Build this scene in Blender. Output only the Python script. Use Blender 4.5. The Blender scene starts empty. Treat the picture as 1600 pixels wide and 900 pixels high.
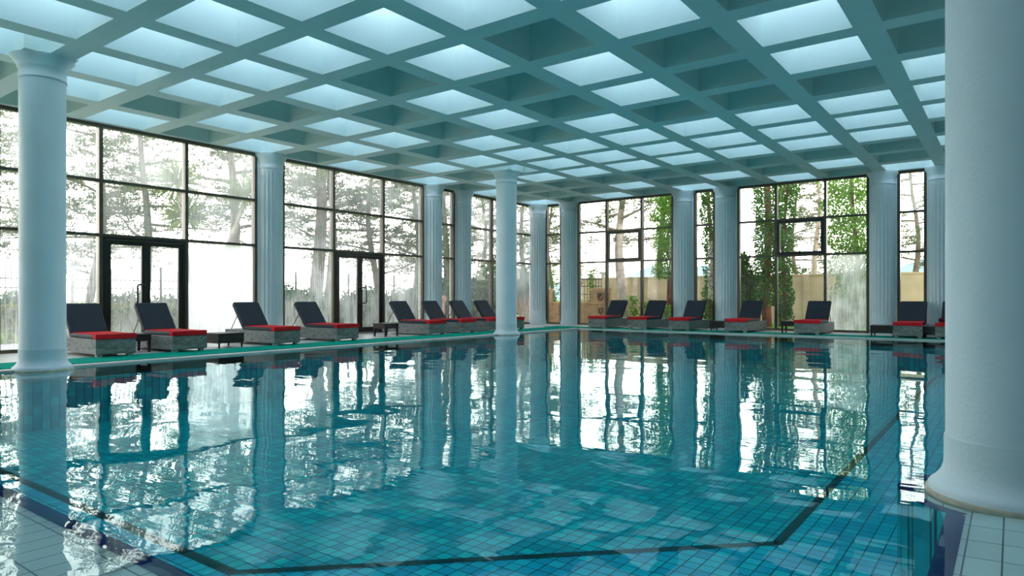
import bpy, math, random
import numpy as np
from mathutils import Vector, Matrix

random.seed(7)
rng = np.random.default_rng(7)
PI = math.pi
scene = bpy.context.scene
COL = scene.collection

# ------------------------------------------------------------------ camera
CAM_H = 1.10
YAW = math.radians(36.57)          # room axes: +X runs along the left window wall, +Y along the right one
cam_data = bpy.data.cameras.new('camera')
cam = bpy.data.objects.new('camera', cam_data)
COL.objects.link(cam)
cam.location = (0, 0, CAM_H)
cam.rotation_euler = (PI / 2, 0, YAW - PI / 2)
cam_data.sensor_width = 36.0
cam_data.lens = 1054.0 / 1600.0 * 36.0
cam_data.shift_y = 13.0 / 1600.0
cam_data.clip_start = 0.05
cam_data.clip_end = 2000
scene.camera = cam

# ------------------------------------------------------------------ world: bright overcast sky
SKY_H = (6.2, 6.0, 5.45)
SKY_Z = (1.20, 1.33, 1.74)
world = bpy.data.worlds.new('world')
scene.world = world
world.use_nodes = True
nt = world.node_tree
nt.nodes.clear()
tc = nt.nodes.new('ShaderNodeTexCoord')
sep = nt.nodes.new('ShaderNodeSeparateXYZ')
nt.links.new(tc.outputs['Generated'], sep.inputs[0])
ramp = nt.nodes.new('ShaderNodeValToRGB')
ramp.color_ramp.elements[0].position = 0.15
ramp.color_ramp.elements[0].color = (*[c / 8 for c in SKY_H], 1)
ramp.color_ramp.elements[1].position = 0.60
ramp.color_ramp.elements[1].color = (*[c / 8 for c in SKY_Z], 1)
nt.links.new(sep.outputs['Z'], ramp.inputs[0])
bg = nt.nodes.new('ShaderNodeBackground')
bg.inputs['Strength'].default_value = 8.0
nt.links.new(ramp.outputs[0], bg.inputs['Color'])
wo = nt.nodes.new('ShaderNodeOutputWorld')
nt.links.new(bg.outputs[0], wo.inputs['Surface'])

scene.view_settings.view_transform = 'Standard'
scene.view_settings.look = 'None'
scene.view_settings.gamma = 1.0
scene.view_settings.use_curve_mapping = False
scene.view_settings.exposure = 0.42
scene.cycles.max_bounces = 12
scene.cycles.diffuse_bounces = 7
scene.cycles.glossy_bounces = 4
scene.cycles.transparent_max_bounces = 24
scene.cycles.caustics_reflective = True
scene.cycles.blur_glossy = 0.0
scene.cycles.sample_clamp_indirect = 8.0

# ------------------------------------------------------------------ materials
MATS = {}


def new_mat(name):
    m = bpy.data.materials.new(name)
    m.use_nodes = True
    m.node_tree.nodes.clear()
    return m, m.node_tree


def N(t, kind, **kw):
    n = t.nodes.new(kind)
    for k, v in kw.items():
        if k in n.inputs:
            n.inputs[k].default_value = v
        else:
            setattr(n, k, v)
    return n


def paint(name, col, rough=0.6, var=0.04, vscale=3.0, bump=0.0, bscale=60.0, spec=0.3, metallic=0.0):
    m, t = new_mat(name)
    b = N(t, 'ShaderNodeBsdfPrincipled', Roughness=rough, Metallic=metallic)
    b.inputs['Specular IOR Level'].default_value = spec
    g = N(t, 'ShaderNodeNewGeometry')
    n = N(t, 'ShaderNodeTexNoise', Scale=vscale, Detail=4.0)
    t.links.new(g.outputs['Position'], n.inputs['Vector'])
    r = N(t, 'ShaderNodeValToRGB')
    r.color_ramp.elements[0].position = 0.3
    r.color_ramp.elements[1].position = 0.7
    r.color_ramp.elements[0].color = (*[max(0, c * (1 - var)) for c in col], 1)
    r.color_ramp.elements[1].color = (*[min(1, c * (1 + var)) for c in col], 1)
    t.links.new(n.outputs[0], r.inputs[0])
    t.links.new(r.outputs[0], b.inputs['Base Color'])
    if bump > 0:
        n2 = N(t, 'ShaderNodeTexNoise', Scale=bscale, Detail=3.0)
        t.links.new(g.outputs['Position'], n2.inputs['Vector'])
        bp = N(t, 'ShaderNodeBump', Strength=bump, Distance=0.01)
        t.links.new(n2.outputs[0], bp.inputs['Height'])
        t.links.new(bp.outputs[0], b.inputs['Normal'])
    o = N(t, 'ShaderNodeOutputMaterial')
    t.links.new(b.outputs[0], o.inputs['Surface'])
    MATS[name] = m
    return m


def tiles(name, c1, c2, c3, grout, w, h, gw, rough=0.3, offset=0.0, swap=False, bump=0.0, spec=0.4, origin=(0, 0)):
    """square or oblong tiles laid on the XY plane, each with its own tone"""
    m, t = new_mat(name)
    b = N(t, 'ShaderNodeBsdfPrincipled', Roughness=rough)
    b.inputs['Specular IOR Level'].default_value = spec
    g = N(t, 'ShaderNodeNewGeometry')
    mp = N(t, 'ShaderNodeMapping')
    mp.inputs['Location'].default_value = (-origin[0], -origin[1], 0)
    t.links.new(g.outputs['Position'], mp.inputs[0])
    s = N(t, 'ShaderNodeSeparateXYZ')
    t.links.new(mp.outputs[0], s.inputs[0])

    def axis(out, size):
        d = N(t, 'ShaderNodeMath', operation='DIVIDE')
        t.links.new(out, d.inputs[0])
        d.inputs[1].default_value = size
        fl = N(t, 'ShaderNodeMath', operation='FLOOR')
        t.links.new(d.outputs[0], fl.inputs[0])
        fr = N(t, 'ShaderNodeMath', operation='FRACT')
        t.links.new(d.outputs[0], fr.inputs[0])
        # distance to a joint in metres
        a = N(t, 'ShaderNodeMath', operation='SUBTRACT')
        t.links.new(fr.outputs[0], a.inputs[0])
        a.inputs[1].default_value = 0.5
        ab = N(t, 'ShaderNodeMath', operation='ABSOLUTE')
        t.links.new(a.outputs[0], ab.inputs[0])
        gt = N(t, 'ShaderNodeMath', operation='GREATER_THAN')
        t.links.new(ab.outputs[0], gt.inputs[0])
        gt.inputs[1].default_value = 0.5 - gw / size / 2
        return fl.outputs[0], gt.outputs[0]
    fx, gx = axis(s.outputs[0], w)
    fy, gy = axis(s.outputs[1], h)
    fz, gz = axis(s.outputs[2], h)
    cb = N(t, 'ShaderNodeCombineXYZ')
    t.links.new(fx, cb.inputs[0])
    t.links.new(fy, cb.inputs[1])
    t.links.new(fz, cb.inputs[2])
    wn = N(t, 'ShaderNodeTexWhiteNoise', noise_dimensions='3D')
    t.links.new(cb.outputs[0], wn.inputs['Vector'])
    r = N(t, 'ShaderNodeValToRGB')
    r.color_ramp.elements[0].color = (*c1, 1)
    r.color_ramp.elements[1].color = (*c3, 1)
    e = r.color_ramp.elements.new(0.5)
    e.color = (*c2, 1)
    t.links.new(wn.outputs['Value'], r.inputs[0])
    mx = N(t, 'ShaderNodeMath', operation='MAXIMUM')
    t.links.new(gx, mx.inputs[0])
    t.links.new(gy, mx.inputs[1])
    mix = N(t, 'ShaderNodeMix', data_type='RGBA')
    t.links.new(mx.outputs[0], mix.inputs[0])
    t.links.new(r.outputs[0], mix.inputs[6])
    mix.inputs[7].default_value = (*grout, 1)
    t.links.new(mix.outputs[2], b.inputs['Base Color'])
    o = N(t, 'ShaderNodeOutputMaterial')
    t.links.new(b.outputs[0], o.inputs['Surface'])
    MATS[name] = m
    return m


def water_mat():
    m, t = new_mat('water')
    g = N(t, 'ShaderNodeNewGeometry')
    mp = N(t, 'ShaderNodeMapping')
    mp.inputs['Rotation'].default_value = (0, 0, -YAW + 0.35)
    mp.inputs['Scale'].default_value = (1.0, 0.8, 1)
    t.links.new(g.outputs['Position'], mp.inputs[0])
    n1 = N(t, 'ShaderNodeTexNoise', Scale=1.1, Detail=1.0, Roughness=0.4)
    n2 = N(t, 'ShaderNodeTexNoise', Scale=5.0, Detail=2.0, Roughness=0.5)
    t.links.new(mp.outputs[0], n1.inputs['Vector'])
    mpc = N(t, 'ShaderNodeMapping')
    mpc.inputs['Rotation'].default_value = (0, 0, -YAW)
    mpc.inputs['Scale'].default_value = (1.5, 0.42, 1)
    t.links.new(g.outputs['Position'], mpc.inputs[0])
    t.links.new(mpc.outputs[0], n2.inputs['Vector'])
    # small ripples come in drifts, calmer in between
    n3 = N(t, 'ShaderNodeTexNoise', Scale=0.28, Detail=1.0)
    t.links.new(g.outputs['Position'], n3.inputs['Vector'])
    r3 = N(t, 'ShaderNodeMapRange')
    r3.inputs['From Min'].default_value = 0.38
    r3.inputs['From Max'].default_value = 0.62
    r3.inputs['To Min'].default_value = 0.15
    r3.inputs['To Max'].default_value = 1.0
    t.links.new(n3.outputs[0], r3.inputs[0])
    m2 = N(t, 'ShaderNodeMath', operation='MULTIPLY')
    t.links.new(n2.outputs[0], m2.inputs[0])
    dirn = N(t, 'ShaderNodeVectorMath', operation='DOT_PRODUCT')   # livelier towards the left end of the pool
    t.links.new(g.outputs['Position'], dirn.inputs[0])
    dirn.inputs[1].default_value = (-0.5, 1.0, 0)
    r4 = N(t, 'ShaderNodeMapRange')
    r4.inputs['From Min'].default_value = -3.0
    r4.inputs['From Max'].default_value = 4.0
    r4.inputs['To Min'].default_value = 0.45
    r4.inputs['To Max'].default_value = 1.1
    t.links.new(dirn.outputs['Value'], r4.inputs[0])
    m3 = N(t, 'ShaderNodeMath', operation='MULTIPLY')
    t.links.new(r3.outputs[0], m3.inputs[0])
    t.links.new(r4.outputs[0], m3.inputs[1])
    t.links.new(m3.outputs[0], m2.inputs[1])
    b1 = N(t, 'ShaderNodeBump', Strength=1.0, Distance=0.012)
    t.links.new(n1.outputs[0], b1.inputs['Height'])
    b2 = N(t, 'ShaderNodeBump', Strength=1.0, Distance=0.0018)
    t.links.new(m2.outputs[0], b2.inputs['Height'])
    t.links.new(b1.outputs[0], b2.inputs['Normal'])
    fr = N(t, 'ShaderNodeFresnel', IOR=1.31)
    t.links.new(b2.outputs[0], fr.inputs['Normal'])
    tr = N(t, 'ShaderNodeBsdfTransparent', Color=(0.90, 0.98, 0.98, 1))
    gl = N(t, 'ShaderNodeBsdfGlossy', Roughness=0.0, Color=(0.80, 0.97, 0.98, 1))
    t.links.new(b2.outputs[0], gl.inputs['Normal'])
    mix = N(t, 'ShaderNodeMixShader')
    t.links.new(fr.outputs[0], mix.inputs[0])
    t.links.new(tr.outputs[0], mix.inputs[1])
    t.links.new(gl.outputs[0], mix.inputs[2])
    o = N(t, 'ShaderNodeOutputMaterial')
    t.links.new(mix.outputs[0], o.inputs['Surface'])
    MATS['water'] = m


def glass_mat(name, fog_lo, fog_hi, seed):
    """window glass with condensation: mist patches and run-down streaks"""
    m, t = new_mat(name)
    g = N(t, 'ShaderNodeNewGeometry')
    mpa = N(t, 'ShaderNodeMapping')
    mpa.inputs['Location'].default_value = (seed * 3.1, seed * 1.7, seed)
    mpa.inputs['Scale'].default_value = (1, 1, 0.8)
    t.links.new(g.outputs['Position'], mpa.inputs[0])
    patch = N(t, 'ShaderNodeTexNoise', Scale=0.9, Detail=5.0, Roughness=0.55)
    t.links.new(mpa.outputs[0], patch.inputs['Vector'])
    mpb = N(t, 'ShaderNodeMapping')
    mpb.inputs['Location'].default_value = (seed, seed * 2.3, seed * 5)
    mpb.inputs['Scale'].default_value = (30, 30, 1.6)
    t.links.new(g.outputs['Position'], mpb.inputs[0])
    streak = N(t, 'ShaderNodeTexNoise', Scale=1.0, Detail=3.0, Roughness=0.6)
    t.links.new(mpb.outputs[0], streak.inputs['Vector'])
    add = N(t, 'ShaderNodeMath', operation='ADD')
    t.links.new(patch.outputs[0], add.inputs[0])
    ms = N(t, 'ShaderNodeMath', operation='MULTIPLY')
    ms.inputs[1].default_value = 0.55
    t.links.new(streak.outputs[0], ms.inputs[0])
    t.links.new(ms.outputs[0], add.inputs[1])
    mr = N(t, 'ShaderNodeMapRange')
    mr.inputs['From Min'].default_value = 0.62
    mr.inputs['From Max'].default_value = 0.95
    mr.inputs['To Min'].default_value = fog_lo
    mr.inputs['To Max'].default_value = fog_hi
    t.links.new(add.outputs[0], mr.inputs[0])
    tr = N(t, 'ShaderNodeBsdfTransparent', Color=(0.97, 0.98, 0.97, 1))
    tl = N(t, 'ShaderNodeBsdfTranslucent', Color=(0.88, 0.93, 0.92, 1))
    df = N(t, 'ShaderNodeBsdfDiffuse', Color=(0.8, 0.85, 0.85, 1))
    fogm = N(t, 'ShaderNodeMixShader', Fac=0.2)
    t.links.new(tl.outputs[0], fogm.inputs[1])
    t.links.new(df.outputs[0], fogm.inputs[2])
    mix = N(t, 'ShaderNodeMixShader')
    t.links.new(mr.outputs[0], mix.inputs[0])
    t.links.new(tr.outputs[0], mix.inputs[1])
    t.links.new(fogm.outputs[0], mix.inputs[2])
    gl = N(t, 'ShaderNodeBsdfGlossy', Roughness=0.01)
    fr = N(t, 'ShaderNodeFresnel', IOR=1.45)
    mix2 = N(t, 'ShaderNodeMixShader')
    t.links.new(fr.outputs[0], mix2.inputs[0])
    t.links.new(mix.outputs[0], mix2.inputs[1])
    t.links.new(gl.outputs[0], mix2.inputs[2])
    o = N(t, 'ShaderNodeOutputMaterial')
    t.links.new(mix2.outputs[0], o.inputs['Surface'])
    MATS[name] = m


def leaf_mat(name, a, b, trans=0.35):
    m, t = new_mat(name)
    g = N(t, 'ShaderNodeNewGeometry')
    r = N(t, 'ShaderNodeValToRGB')
    r.color_ramp.elements[0].color = (*a, 1)
    r.color_ramp.elements[1].color = (*b, 1)
    t.links.new(g.outputs['Random Per Island'], r.inputs[0])
    d = N(t, 'ShaderNodeBsdfDiffuse')
    tl = N(t, 'ShaderNodeBsdfTranslucent')
    t.links.new(r.outputs[0], d.inputs[0])
    t.links.new(r.outputs[0], tl.inputs[0])
    mix = N(t, 'ShaderNodeMixShader', Fac=trans)
    t.links.new(d.outputs[0], mix.inputs[1])
    t.links.new(tl.outputs[0], mix.inputs[2])
    o = N(t, 'ShaderNodeOutputMaterial')
    t.links.new(mix.outputs[0], o.inputs['Surface'])
    MATS[name] = m


def wicker_mat(name, c1, c2, rough=0.55):
    """plaited strands: short raised dashes offset row by row"""
    m, t = new_mat(name)
    b = N(t, 'ShaderNodeBsdfPrincipled', Roughness=rough)
    tcn = N(t, 'ShaderNodeTexCoord')
    s = N(t, 'ShaderNodeSeparateXYZ')
    t.links.new(tcn.outputs['Object'], s.inputs[0])
    ad = N(t, 'ShaderNodeMath', operation='ADD')
    t.links.new(s.outputs[0], ad.inputs[0])
    t.links.new(s.outputs[1], ad.inputs[1])
    cb = N(t, 'ShaderNodeCombineXYZ')
    t.links.new(ad.outputs[0], cb.inputs[0])
    t.links.new(s.outputs[2], cb.inputs[1])
    br = N(t, 'ShaderNodeTexBrick')
    br.offset = 0.5
    br.inputs['Scale'].default_value = 1.0
    br.inputs['Brick Width'].default_value = 0.075
    br.inputs['Row Height'].default_value = 0.03
    br.inputs['Mortar Size'].default_value = 0.003
    br.inputs['Mortar Smooth'].default_value = 1.0
    br.inputs['Color1'].default_value = (*c1, 1)
    br.inputs['Color2'].default_value = (*c2, 1)
    br.inputs['Mortar'].default_value = (*[c * 0.35 for c in c1], 1)
    t.links.new(cb.outputs[0], br.inputs['Vector'])
    t.links.new(br.outputs['Color'], b.inputs['Base Color'])
    bp = N(t, 'ShaderNodeBump', Strength=0.6, Distance=0.004, invert=True)
    t.links.new(br.outputs['Fac'], bp.inputs['Height'])
    t.links.new(bp.outputs[0], b.inputs['Normal'])
    o = N(t, 'ShaderNodeOutputMaterial')
    t.links.new(b.outputs[0], o.inputs['Surface'])
    MATS[name] = m


paint('ceiling_paint', (0.70, 0.84, 0.81), 0.8, 0.015, 1.5, bump=0.25, bscale=45, spec=0.1)
paint('wall_paint', (0.88, 0.90, 0.88), 0.6, 0.02, 2.0, spec=0.2)
paint('column_paint', (0.78, 0.86, 0.88), 0.5, 0.03, 1.6, bump=0.25, bscale=35, spec=0.25)
paint('bronze', (0.10, 0.085, 0.06), 0.35, 0.15, 5.0, spec=0.5)
paint('dark_bronze', (0.022, 0.019, 0.016), 0.35, 0.15, 5.0, spec=0.5)
paint('handle_metal', (0.05, 0.05, 0.05), 0.25, 0.05, 5.0, spec=0.6, metallic=0.6)
paint('coping', (0.62, 0.62, 0.57), 0.45, 0.08, 6.0)
paint('bounce_strip', (0.62, 0.58, 0.50), 0.7, 0.08, 3.0, spec=0.2)  # pale tone for the added strip that throws light up indoors
paint('deck_plaster', (0.58, 0.56, 0.51), 0.5, 0.06, 3.0, spec=0.3)
paint('navy', (0.006, 0.012, 0.13), 0.3, 0.2, 9.0)
paint('dark_tile', (0.003, 0.012, 0.022), 0.35, 0.2, 9.0)
paint('green_mat', (0.0, 0.36, 0.25), 0.9, 0.25, 40.0, bump=0.8, bscale=160, spec=0.05)
paint('charcoal_fabric', (0.020, 0.028, 0.042), 0.55, 0.12, 9.0, bump=0.15, bscale=120, spec=0.35)
paint('red_fabric', (0.72, 0.022, 0.03), 0.75, 0.10, 8.0, bump=0.25, bscale=90, spec=0.1)
paint('maroon_fabric', (0.10, 0.008, 0.02), 0.8, 0.2, 12.0, spec=0.1)
paint('foot_metal', (0.45, 0.47, 0.47), 0.4, 0.05, 5.0)
paint('table_brown', (0.018, 0.013, 0.012), 0.45, 0.2, 12.0, spec=0.35)
paint('white_plastic', (0.75, 0.76, 0.76), 0.4, 0.02, 5.0)
paint('concrete_wall', (0.66, 0.50, 0.32), 0.85, 0.18, 1.3, bump=0.4, bscale=20, spec=0.1)
paint('old_timber', (0.50, 0.32, 0.16), 0.8, 0.25, 4.0, bump=0.4, bscale=30, spec=0.1)
paint('timber_carving', (0.14, 0.075, 0.035), 0.8, 0.2, 8.0, spec=0.1)
paint('lawn', (0.16, 0.28, 0.05), 0.95, 0.4, 2.5, bump=0.8, bscale=30, spec=0.02)
paint('bark', (0.16, 0.13, 0.10), 0.9, 0.3, 5.0, bump=0.8, bscale=25, spec=0.05)
paint('pale_bark', (0.38, 0.31, 0.25), 0.9, 0.25, 5.0, bump=0.8, bscale=25, spec=0.05)
paint('red_bark', (0.20, 0.07, 0.045), 0.9, 0.25, 5.0, bump=0.8, bscale=25, spec=0.05)
paint('iron', (0.04, 0.045, 0.05), 0.5, 0.1, 5.0)
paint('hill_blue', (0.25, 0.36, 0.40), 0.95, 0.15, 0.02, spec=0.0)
paint('terracotta', (0.50, 0.27, 0.20), 0.7, 0.1, 6.0)
paint('straw', (0.55, 0.36, 0.16), 0.9, 0.2, 8.0, spec=0.05)
paint('teal_wall', (0.03, 0.30, 0.33), 0.6, 0.05, 2.0, spec=0.2)  # for the unseen walls, teal chosen to cut red bounce in the room
paint('stained_plaster', (0.50, 0.47, 0.36), 0.6, 0.25, 9.0, bump=0.3, bscale=30, spec=0.2)
wicker_mat('grey_wicker', (0.30, 0.31, 0.295), (0.15, 0.165, 0.16))
wicker_mat('brown_wicker', (0.035, 0.028, 0.024), (0.02, 0.016, 0.014))
tiles('pool_tile', (0.0, 0.37, 0.43), (0.0, 0.52, 0.57), (0.0, 0.72, 0.66), (0.0, 0.04, 0.07), 0.118, 0.118, 0.010)
tiles('pool_tile_light', (0.0, 0.42, 0.58), (0.0, 0.56, 0.70), (0.01, 0.72, 0.75), (0.0, 0.05, 0.09), 0.118, 0.118, 0.010)
tiles('ledge_tile', (0.70, 0.72, 0.65), (0.73, 0.75, 0.68), (0.76, 0.78, 0.71), (0.10, 0.13, 0.12), 0.25, 0.135, 0.007, origin=(0.06, 0.035))
tiles('deck_tile', (0.70, 0.67, 0.61), (0.73, 0.70, 0.64), (0.76, 0.73, 0.67), (0.48, 0.46, 0.42), 0.33, 0.33, 0.006, rough=0.35)
water_mat()
glass_mat('glass_clear', 0.0, 0.05, 1.0)
glass_mat('glass_light', 0.08, 0.26, 2.0)
glass_mat('glass_misty', 0.17, 0.48, 3.0)
glass_mat('glass_streaked', 0.12, 0.65, 4.0)
glass_mat('glass_fogged', 0.72, 1.0, 5.0)
leaf_mat('pine_leaf', (0.06, 0.10, 0.045), (0.19, 0.22, 0.11))
leaf_mat('ivy_leaf', (0.02, 0.09, 0.012), (0.12, 0.26, 0.03))
leaf_mat('bright_leaf', (0.06, 0.20, 0.015), (0.25, 0.42, 0.06))
leaf_mat('hedge_leaf', (0.08, 0.12, 0.035), (0.26, 0.28, 0.09))
leaf_mat('shrub_leaf', (0.03, 0.10, 0.05), (0.14, 0.26, 0.12))
leaf_mat('sword_leaf', (0.10, 0.17, 0.03), (0.30, 0.36, 0.12))


# ------------------------------------------------------------------ mesh helpers
class MB:
    def __init__(self):
        self.v, self.f, self.mi, self.sm = [], [], [], []

    def add(self, verts, faces, mi=0, smooth=False):
        o = len(self.v)
        self.v.extend([tuple(p) for p in verts])
        self.f.extend([tuple(i + o for i in f) for f in faces])
        self.mi.extend([mi] * len(faces))
        self.sm.extend([smooth] * len(faces))
        return self

    def box(self, x0, x1, y0, y1, z0, z1, mi=0):
        x0, x1 = min(x0, x1), max(x0, x1)
        y0, y1 = min(y0, y1), max(y0, y1)
        z0, z1 = min(z0, z1), max(z0, z1)
        v = [(x0, y0, z0), (x1, y0, z0), (x1, y1, z0), (x0, y1, z0), (x0, y0, z1), (x1, y0, z1), (x1, y1, z1), (x0, y1, z1)]
        return self.add(v, [(0, 3, 2, 1), (4, 5, 6, 7), (0, 1, 5, 4), (1, 2, 6, 5), (2, 3, 7, 6), (3, 0, 4, 7)], mi)

    def mbox(self, M, x0, x1, y0, y1, z0, z1, mi=0):
        v = [(x0, y0, z0), (x1, y0, z0), (x1, y1, z0), (x0, y1, z0), (x0, y0, z1), (x1, y0, z1), (x1, y1, z1), (x0, y1, z1)]
        return self.add([M @ Vector(p) for p in v], [(0, 3, 2, 1), (4, 5, 6, 7), (0, 1, 5, 4), (1, 2, 6, 5), (2, 3, 7, 6), (3, 0, 4, 7)], mi)

    def tube(self, pts, rad, n=8, mi=0):
        pts = [Vector(p) for p in pts]
        if not isinstance(rad, (list, tuple)):
            rad = [rad] * len(pts)
        verts, faces = [], []
        up = Vector((0.31, 0.17, 0.93)).normalized()
        for i, p in enumerate(pts):
            d = (pts[min(i + 1, len(pts) - 1)] - pts[max(i - 1, 0)]).normalized()
            a = d.cross(up)
            if a.length < 0.05:
                a = d.cross(Vector((1, 0, 0)))
            a.normalize()
            b = d.cross(a)
            for k in range(n):
                th = 2 * PI * k / n
                verts.append(p + (a * math.cos(th) + b * math.sin(th)) * rad[i])
        for i in range(len(pts) - 1):
            for k in range(n):
                k2 = (k + 1) % n
                faces.append((i * n + k, i * n + k2, (i + 1) * n + k2, (i + 1) * n + k))
        faces.append(tuple(range(n - 1, -1, -1)))
        faces.append(tuple((len(pts) - 1) * n + k for k in range(n)))
        return self.add(verts, faces, mi, True)

    def lathe(self, prof, n=64, flute=None, mi=0, cx=0, cy=0):
        """prof: (r, z) rows; flute(th, z) -> radius factor"""
        verts, faces = [], []
        for r, z in prof:
            for k in range(n):
                th = 2 * PI * k / n
                rr = r * (flute(th, z) if flute else 1)
                verts.append((cx + rr * math.cos(th), cy + rr * math.sin(th), z))
        for i in range(len(prof) - 1):
            for k in range(n):
                k2 = (k + 1) % n
                faces.append((i * n + k, i * n + k2, (i + 1) * n + k2, (i + 1) * n + k))
        self.add(verts, faces, mi, True)
        self.add([verts[k] for k in range(n)], [tuple(range(n - 1, -1, -1))], mi)
        self.add([verts[-n + k] for k in range(n)], [tuple(range(n))], mi)
        return self

    def mesh(self, name, mats):
        me = bpy.data.meshes.new(name)
        me.from_pydata(self.v, [], self.f)
        for m in (mats if isinstance(mats, (list, tuple)) else [mats]):
            me.materials.append(MATS[m])
        me.polygons.foreach_set('material_index', self.mi)
        me.polygons.foreach_set('use_smooth', self.sm)
        me.update()
        return me

    def build(self, name, mats, parent=None, bevel=0.0, seg=2):
        o = bpy.data.objects.new(name, self.mesh(name, mats))
        COL.objects.link(o)
        if parent is not None:
            o.parent = parent
        if bevel > 0:
            b = o.modifiers.new('bevel', 'BEVEL')
            b.width = bevel
            b.segments = seg
            b.limit_method = 'ANGLE'
            b.angle_limit = math.radians(40)
        return o


def tag(o, label=None, cat=None, group=None, kind=None):
    if label:
        o['label'] = label
    if cat:
        o['category'] = cat
    if group:
        o['group'] = group
    if kind:
        o['kind'] = kind
    return o


def empty(name, loc=(0, 0, 0), rz=0.0):
    o = bpy.data.objects.new(name, None)
    o.empty_display_size = 0.2
    COL.objects.link(o)
    o.location = loc
    o.rotation_euler = (0, 0, rz)
    return o


def copy_tree(o, parent=None):
    c = o.copy()
    COL.objects.link(c)
    c.parent = parent
    for ch in list(o.children):
        copy_tree(ch, c)
    return c


# ------------------------------------------------------------------ room dimensions
PX0, PX1, PY0, PY1 = 1.44, 19.9, 0.28, 11.95     # water basin
WL, WR = 15.45, 22.5                             # inner faces of the left (y) and right (x) window walls
X_MIN, Y_MIN = -5.0, -8.5
ZC = 4.75                                        # underside of the coffered ceiling
WATER_Z = -0.03
POOL_Z = -0.95

# ---- pool basin
bm = MB()
bm.add([(PX0, PY0, POOL_Z), (PX1, PY0, POOL_Z), (PX1, PY1, POOL_Z), (PX0, PY1, POOL_Z)], [(0, 1, 2, 3)])
for a, b in (((PX0, PY0), (PX1, PY0)), ((PX1, PY0), (PX1, PY1)), ((PX1, PY1), (PX0, PY1)), ((PX0, PY1), (PX0, PY0))):
    bm.add([(*a, POOL_Z), (*b, POOL_Z), (*b, -0.05), (*a, -0.05)], [(3, 2, 1, 0)])
pool = bm.build('pool_basin', 'pool_tile')
tag(pool, 'swimming pool basin lined with small teal tiles', 'pool', kind='structure')
# shallow shelf between the rim and the dark line: one step up, cut across the near corner
SHELF = 0.02
lx, ly = 2.75, 1.55
inner = [(PX1 - 0.01, ly), (5.75, ly), (lx, 4.6), (lx, PY1 - 0.01)]
outer = [(PX1 - 0.01, PY0 + 0.005), (PX0 + 0.005, PY0 + 0.005), (PX0 + 0.005, PY1 - 0.01)]
bm = MB()
zt = POOL_Z + SHELF
poly = inner + [outer[2], outer[1], outer[0]]
bm.add([(x, y, zt) for x, y in poly], [tuple(range(len(poly)))[::1]])
sh = bm.build('shelf', 'pool_tile_light', pool)
bm = MB()
for (x0, y0), (x1, y1) in zip(inner[:-1], inner[1:]):
    d = Vector((x1 - x0, y1 - y0, 0)).normalized()
    nrm = Vector((-d.y, d.x, 0)) * 0.042
    a, b = Vector((x0, y0, zt + 0.004)) - d * 0.03, Vector((x1, y1, zt + 0.004)) + d * 0.03
    bm.add([a - nrm, b - nrm, b + nrm, a + nrm], [(0, 1, 2, 3)])
bm.build('dark_tile_line', 'dark_tile', pool)

# ---- deck
bm = MB()
# near ledge on the left, awash
bm.add([(X_MIN, Y_MIN, -0.045), (PX0, Y_MIN, -0.045), (PX0, PY1, -0.045), (X_MIN, PY1, -0.045)], [(0, 1, 2, 3)], 0)
# near edge on the right: slopes up out of the water
bm.add([(PX0, -0.10, -0.030), (WR, -0.10, -0.030), (WR, PY0, -0.045), (PX0, PY0, -0.045)], [(0, 1, 2, 3)], 0)
bm.add([(PX0, -1.2, 0.0), (WR, -1.2, 0.0), (WR, -0.10, -0.030), (PX0, -0.10, -0.030)], [(0, 1, 2, 3)], 0)
bm.add([(PX0, Y_MIN, 0.0), (WR, Y_MIN, 0.0), (WR, -1.2, 0.0), (PX0, -1.2, 0.0)], [(0, 1, 2, 3)], 0)
# far decks
bm.box(X_MIN, WR, PY1 + 0.24, WL, -0.2, 0.0, 1)
bm.box(PX1 + 0.20, WR, PY0, PY1 + 0.24, -0.2, 0.0, 1)
bm.box(X_MIN, PX1 + 0.20, PY1, PY1 + 0.24, -0.2, 0.0, 2)
bm.box(PX1, PX1 + 0.20, PY0, PY1, -0.2, 0.0, 2)
# half-round ledge round the near column
cx0, cy0 = 4.70, 0.0
pts = [(cx0, cy0, -0.044)] + [(cx0 + 0.48 * math.cos(a), cy0 + 0.48 * math.sin(a), -0.044) for a in np.linspace(0.3, PI - 0.3, 25)]
bm.add(pts, [tuple([0] + list(range(1, 26)))], 0)
floor = bm.build('floor', ['ledge_tile', 'deck_tile', 'coping'])
tag(floor, 'pale tiled pool deck around the water', 'floor', kind='structure')

# navy rim line along the near edges, running round the near column
bm = MB()
rw = 0.085
ring_out = 0.56
dx = math.sqrt(ring_out ** 2 - PY0 ** 2)
z = -0.041
bm.add([(PX0 - rw, PY0, z), (PX0, PY0, z), (PX0, PY1, z), (PX0 - rw, PY1, z)], [(0, 1, 2, 3)])
bm.add([(PX0 - rw, PY0 - rw, z), (cx0 - dx, PY0 - rw, z), (cx0 - dx, PY0, z), (PX0 - rw, PY0, z)], [(0, 1, 2, 3)])
bm.add([(cx0 + dx, PY0 - rw, z), (PX1, PY0 - rw, z), (PX1, PY0, z), (cx0 + dx, PY0, z)], [(0, 1, 2, 3)])
a0 = math.asin(PY0 / ring_out) - 0.12
vs, fs = [], []
for k, a in enumerate(np.linspace(a0, PI - a0, 33)):
    vs += [(cx0 + ring_out * math.cos(a), cy0 + ring_out * math.sin(a), z + 0.001), (cx0 + (ring_out - rw) * math.cos(a), cy0 + (ring_out - rw) * math.sin(a), z + 0.001)]
    if k:
        fs.append((2 * k - 2, 2 * k, 2 * k + 1, 2 * k - 1))
bm.add(vs, fs)
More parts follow.
